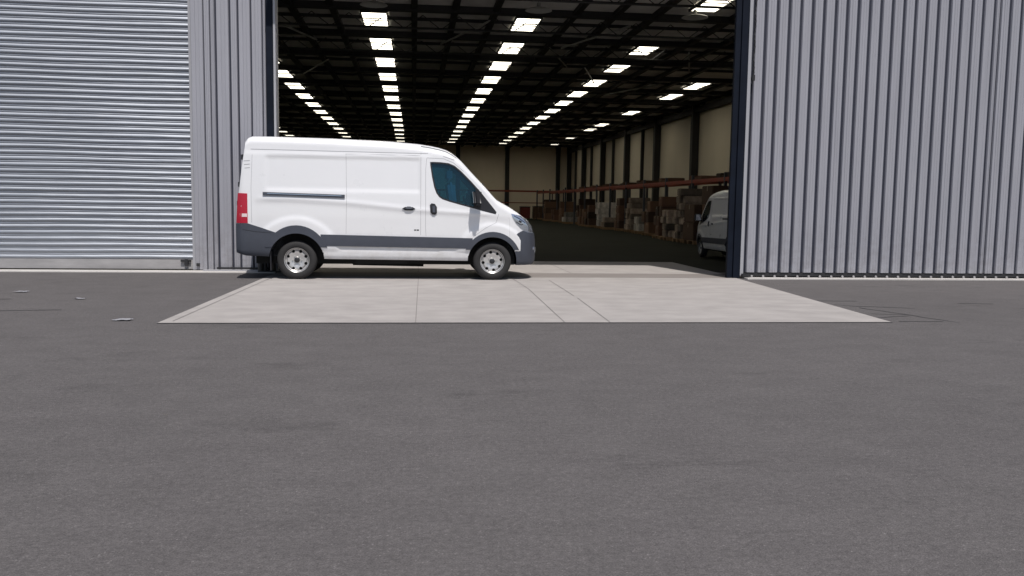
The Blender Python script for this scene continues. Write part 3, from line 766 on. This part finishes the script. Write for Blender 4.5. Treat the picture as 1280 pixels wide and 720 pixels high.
    bm = bmesh.new(); cyl(bm, (4.42, s * .92, 1.43), (4.40, s * 1.08, 1.47), .04, 12); finish(bm, 'mirror_arm', M['blackplastic'], mr, 40)
# windscreen and bonnet line
bm = bmesh.new(); NV = 12; rows = []
for t in (0, .25, .5, .75, 1):
    x_ = 4.11 + .59 * t; z_ = zt(x_); hw = .665 + .08 * t
    rows.append([bm.verts.new((x_ - .012, hw * (2 * k / NV - 1), z_ + .02 * (1 - (2 * k / NV - 1) ** 2) - .016)) for k in range(NV + 1)])
for a, b in zip(rows[:-1], rows[1:]):
    for k in range(NV): bm.faces.new((a[k], a[k + 1], b[k + 1], b[k]))
finish(bm, 'windscreen', M['glass'], VAN, 60)
bm = bmesh.new()
for s in (-1, 1): cyl(bm, (4.735, s * .12, 1.575), (4.50, s * .55 - .1, 1.84), .012, 6)
finish(bm, 'wiper', M['blackplastic'], VAN)
# grille and number plate on the nose
bm = bmesh.new()
for k in range(4): box(bm, 5.49, 5.545, -.36 + .02 * k, .36 - .02 * k, .70 + k * .055, .735 + k * .055, bev=.006)
finish(bm, 'grille', M['blackplastic'], VAN, 40)
bm = bmesh.new(); box(bm, 5.40, 5.50, -.33, .33, .93, 1.04, bev=.01); finish(bm, 'grille_bar', M['blackplastic'], VAN, 40)
bx('number_plate', M['paint'], VAN, 5.575, 5.582, -.26, .26, .50, .61)
for s in (-1, 1):
    bm = bmesh.new(); lathe(bm, [(0, 0), (.05, 0), (.06, .015), (.06, .05), (0, .05)], (0, 0, 0), 20, 'Y')
    bmesh.ops.rotate(bm, cent=(0, 0, 0), matrix=Matrix.Rotation(R(62) * s + (math.pi if s > 0 else 0), 3, 'Z'), verts=bm.verts[:])
    bmesh.ops.translate(bm, vec=(5.43, s * .60, .60), verts=bm.verts[:])
    finish(bm, 'fog_lamp', M['chrome'], VAN, 40)
    ribbon('bumper_vent', 'blackplastic', [(5.30, .70), (5.42, .70)], .05, s, .014, .008, det=False)
# headlight details
for hl in [c for c in VAN.children if c.name.startswith('headlight')]:
    s = 1 if sum(v.co.y for v in hl.data.vertices) > 0 else -1
    for pts, wd, mm in (([(5.08, 1.235), (5.20, 1.175), (5.30, 1.10)], .012, 'blackplastic'), ([(5.12, 1.12), (5.22, 1.06), (5.26, 1.075)], .016, 'blackplastic'), ([(5.30, 1.03), (5.36, .98)], .014, 'plastic'),
                        ([(5.18, 1.14), (5.23, 1.11)], .035, 'hub')):
        ribbon('lamp_detail', mm, pts, wd, s, .004, .004, parent=hl, det=False)
for tl in [c for c in VAN.children if c.name.startswith('tail_light')]:
    s = 1 if sum(v.co.y for v in tl.data.vertices) > 0 else -1
    ribbon('reversing_lens', 'white_lens', [(-.0, 1.185), (.19, 1.185)], .06, s, .010, .005, parent=tl, det=False)
    ribbon('indicator_lens', 'white_lens', [(.035, 1.44), (.075, 1.44)], .03, s, .010, .005, parent=tl, det=False)
    ribbon('indicator_lens', 'white_lens', [(.035, 1.36), (.085, 1.34)], .045, s, .010, .005, parent=tl, det=False)
# rear doors
for s in (-1, 1):
    bm = bmesh.new()
    for a, b in (((.028, s * .01, 1.1), (.142, s * .01, 2.5)),): cyl(bm, a, b, .006, 6)
    finish(bm, 'door_seam', M['seam'], VAN)
    for zz in (1.35, 1.7, 2.2):
        xx = lerp([(1.1, 0), (1.58, .03), (2.1, .09), (2.55, .15)], zz)
        bx('hinge', M['blackplastic'], VAN, xx - .03, xx + .03, s * .80 - .03, s * .80 + .03, zz, zz + .10, bev=.008)
bx('rear_handle', M['blackplastic'], VAN, -.02, .04, -.04, .14, 1.36, 1.45, bev=.01)
bx('rear_plate', M['paint'], VAN, -.004, .012, -.50, .02, 1.14, 1.25)
# underside, wheels
bm = bmesh.new(); box(bm, .25, 5.15, -.42, .42, .26, .44); box(bm, 1.04, 1.18, -.75, .75, .30, .42); box(bm, 4.66, 4.80, -.75, .75, .28, .40)
cyl(bm, (2.0, .35, .27), (3.4, .35, .25), .09, 14); box(bm, 2.1, 3.1, -.70, -.45, .28, .40, bev=.03)
finish(bm, 'chassis', M['under'], VAN)
bm = bmesh.new(); box(bm, .58, .60, -.90, -.62, .16, .52); box(bm, .58, .60, .62, .90, .16, .52); finish(bm, 'mud_flap', M['blackplastic'], VAN)
def wheel(cx, s):
    t = empty('wheel', (cx, s * .80, WZ)); t.parent = VAN
    bm = bmesh.new()
    lathe(bm, [(.215, -.085), (.235, -.105), (.275, -.118), (.325, -.112), (.350, -.088), (.360, -.06), (.353, -.045), (.3605, -.04), (.3605, -.004), (.353, 0), (.3605, .004), (.3605, .04), (.353, .045), (.360, .06), (.350, .088), (.325, .112), (.275, .118), (.235, .105), (.215, .085), (.215, -.085)], (0, 0, 0), 72, cap=False)
    finish(bm, 'tyre', M['tyre'], t, 50)
    bm = bmesh.new(); o_ = -1
    lathe(bm, [(.0, -.060), (.055, -.060), (.062, -.052), (.10, -.055), (.125, -.068), (.165, -.070), (.195, -.045), (.212, -.055), (.222, -.098), (.230, -.104), (.232, -.095), (.220, -.03), (.215, .08), (.19, .08), (.19, -.005), (0, -.01)], (0, 0, 0), 72)
    rm = finish(bm, 'rim', M['rim'])
    cs = []
    for k in range(8):
        a = 2 * math.pi * (k + .5) / 8
        cs.append(cutter(lambda b_: cyl(b_, (.172 * math.cos(a), -.2, .172 * math.sin(a)), (.172 * math.cos(a), .2, .172 * math.sin(a)), .030, 14)))
    apply_bool(rm, cs, 'DIFFERENCE'); rm.data.materials.clear(); rm.data.materials.append(M['rim']); rm.parent = t; smooth_obj(rm, 40)
    bm = bmesh.new(); lathe(bm, [(0, -.085), (.035, -.085), (.050, -.075), (.052, -.05), (0, -.05)], (0, 0, 0), 28); finish(bm, 'hub_cap', M['hub'], t, 40)
    for k in range(6):
        a = 2 * math.pi * k / 6; bm = bmesh.new(); cyl(bm, (.082 * math.cos(a), -.075, .082 * math.sin(a)), (.082 * math.cos(a), -.05, .082 * math.sin(a)), .011, 6)
        finish(bm, 'wheel_nut', M['rim'], t)
    bm = bmesh.new(); lathe(bm, [(0, 0), (.19, 0), (.19, .02), (0, .02)], (0, 0, 0), 32); finish(bm, 'brake_disc', M['under'], t)
    return t
w0 = wheel(RW, -1)
for cx, s in ((FW, -1), (RW, 1), (FW, 1)):
    c = copy_tree(w0, VAN); c.location = (cx, s * .80, WZ); c.rotation_euler = (0, random.uniform(0, 2), 0 if s < 0 else math.pi)
# cab interior
for yy in (-.42, .42):
    st = empty('seat', (4.20, yy, .98)); st.parent = VAN
    bx('cushion', M['seat'], st, -.22, .28, -.25, .25, .10, .28, bev=.05)
    bm = bmesh.new(); box(bm, -.30, -.16, -.25, .25, .28, .88, bev=.05)
    for v in bm.verts: v.co.x -= (v.co.z - .28) * .12
    finish(bm, 'backrest', M['seat'], st, 50)
    bx('headrest', M['seat'], st, -.37, -.27, -.13, .13, .92, 1.14, bev=.04)
bm = bmesh.new(); prism(bm, [(4.30, 1.0), (4.90, 1.0), (4.88, 1.34), (4.55, 1.42), (4.36, 1.36)], -.80, .80); finish(bm, 'dashboard', M['dashb'], VAN)
bm = bmesh.new(); lathe(bm, [(.17, -.012), (.185, -.018), (.20, -.012), (.205, 0), (.20, .012), (.185, .018), (.17, .012), (.17, -.012)], (0, 0, 0), 32, cap=False)
for a in (0, 2.1, 4.2): cyl(bm, (0, 0, 0), (.18 * math.cos(a), 0, .18 * math.sin(a)), .015, 8)
bmesh.ops.rotate(bm, cent=(0, 0, 0), matrix=Matrix.Rotation(math.pi / 2, 3, 'Z') @ Matrix.Rotation(0, 3, 'X'), verts=bm.verts[:])
bmesh.ops.rotate(bm, cent=(0, 0, 0), matrix=Matrix.Rotation(R(-25), 3, 'Y'), verts=bm.verts[:])
bmesh.ops.translate(bm, vec=(4.22, -.42, 1.42), verts=bm.verts[:])
finish(bm, 'steering_wheel', M['blackplastic'], VAN, 40)

S = .985
VAN.location = (-3.19, 17.215, .006); VAN.scale = (.998, S, S)
# second van, rear view, inside by the right door edge
V2 = copy_tree(VAN); S2 = .72
V2.scale = (S2, S2, S2); V2.rotation_euler = (0, 0, R(90 - 1.5))
V2.location = (8.72, 20.75, .006)
tag(V2, 'smaller white van parked in the dark hall, partly hidden by the right door edge', 'van')
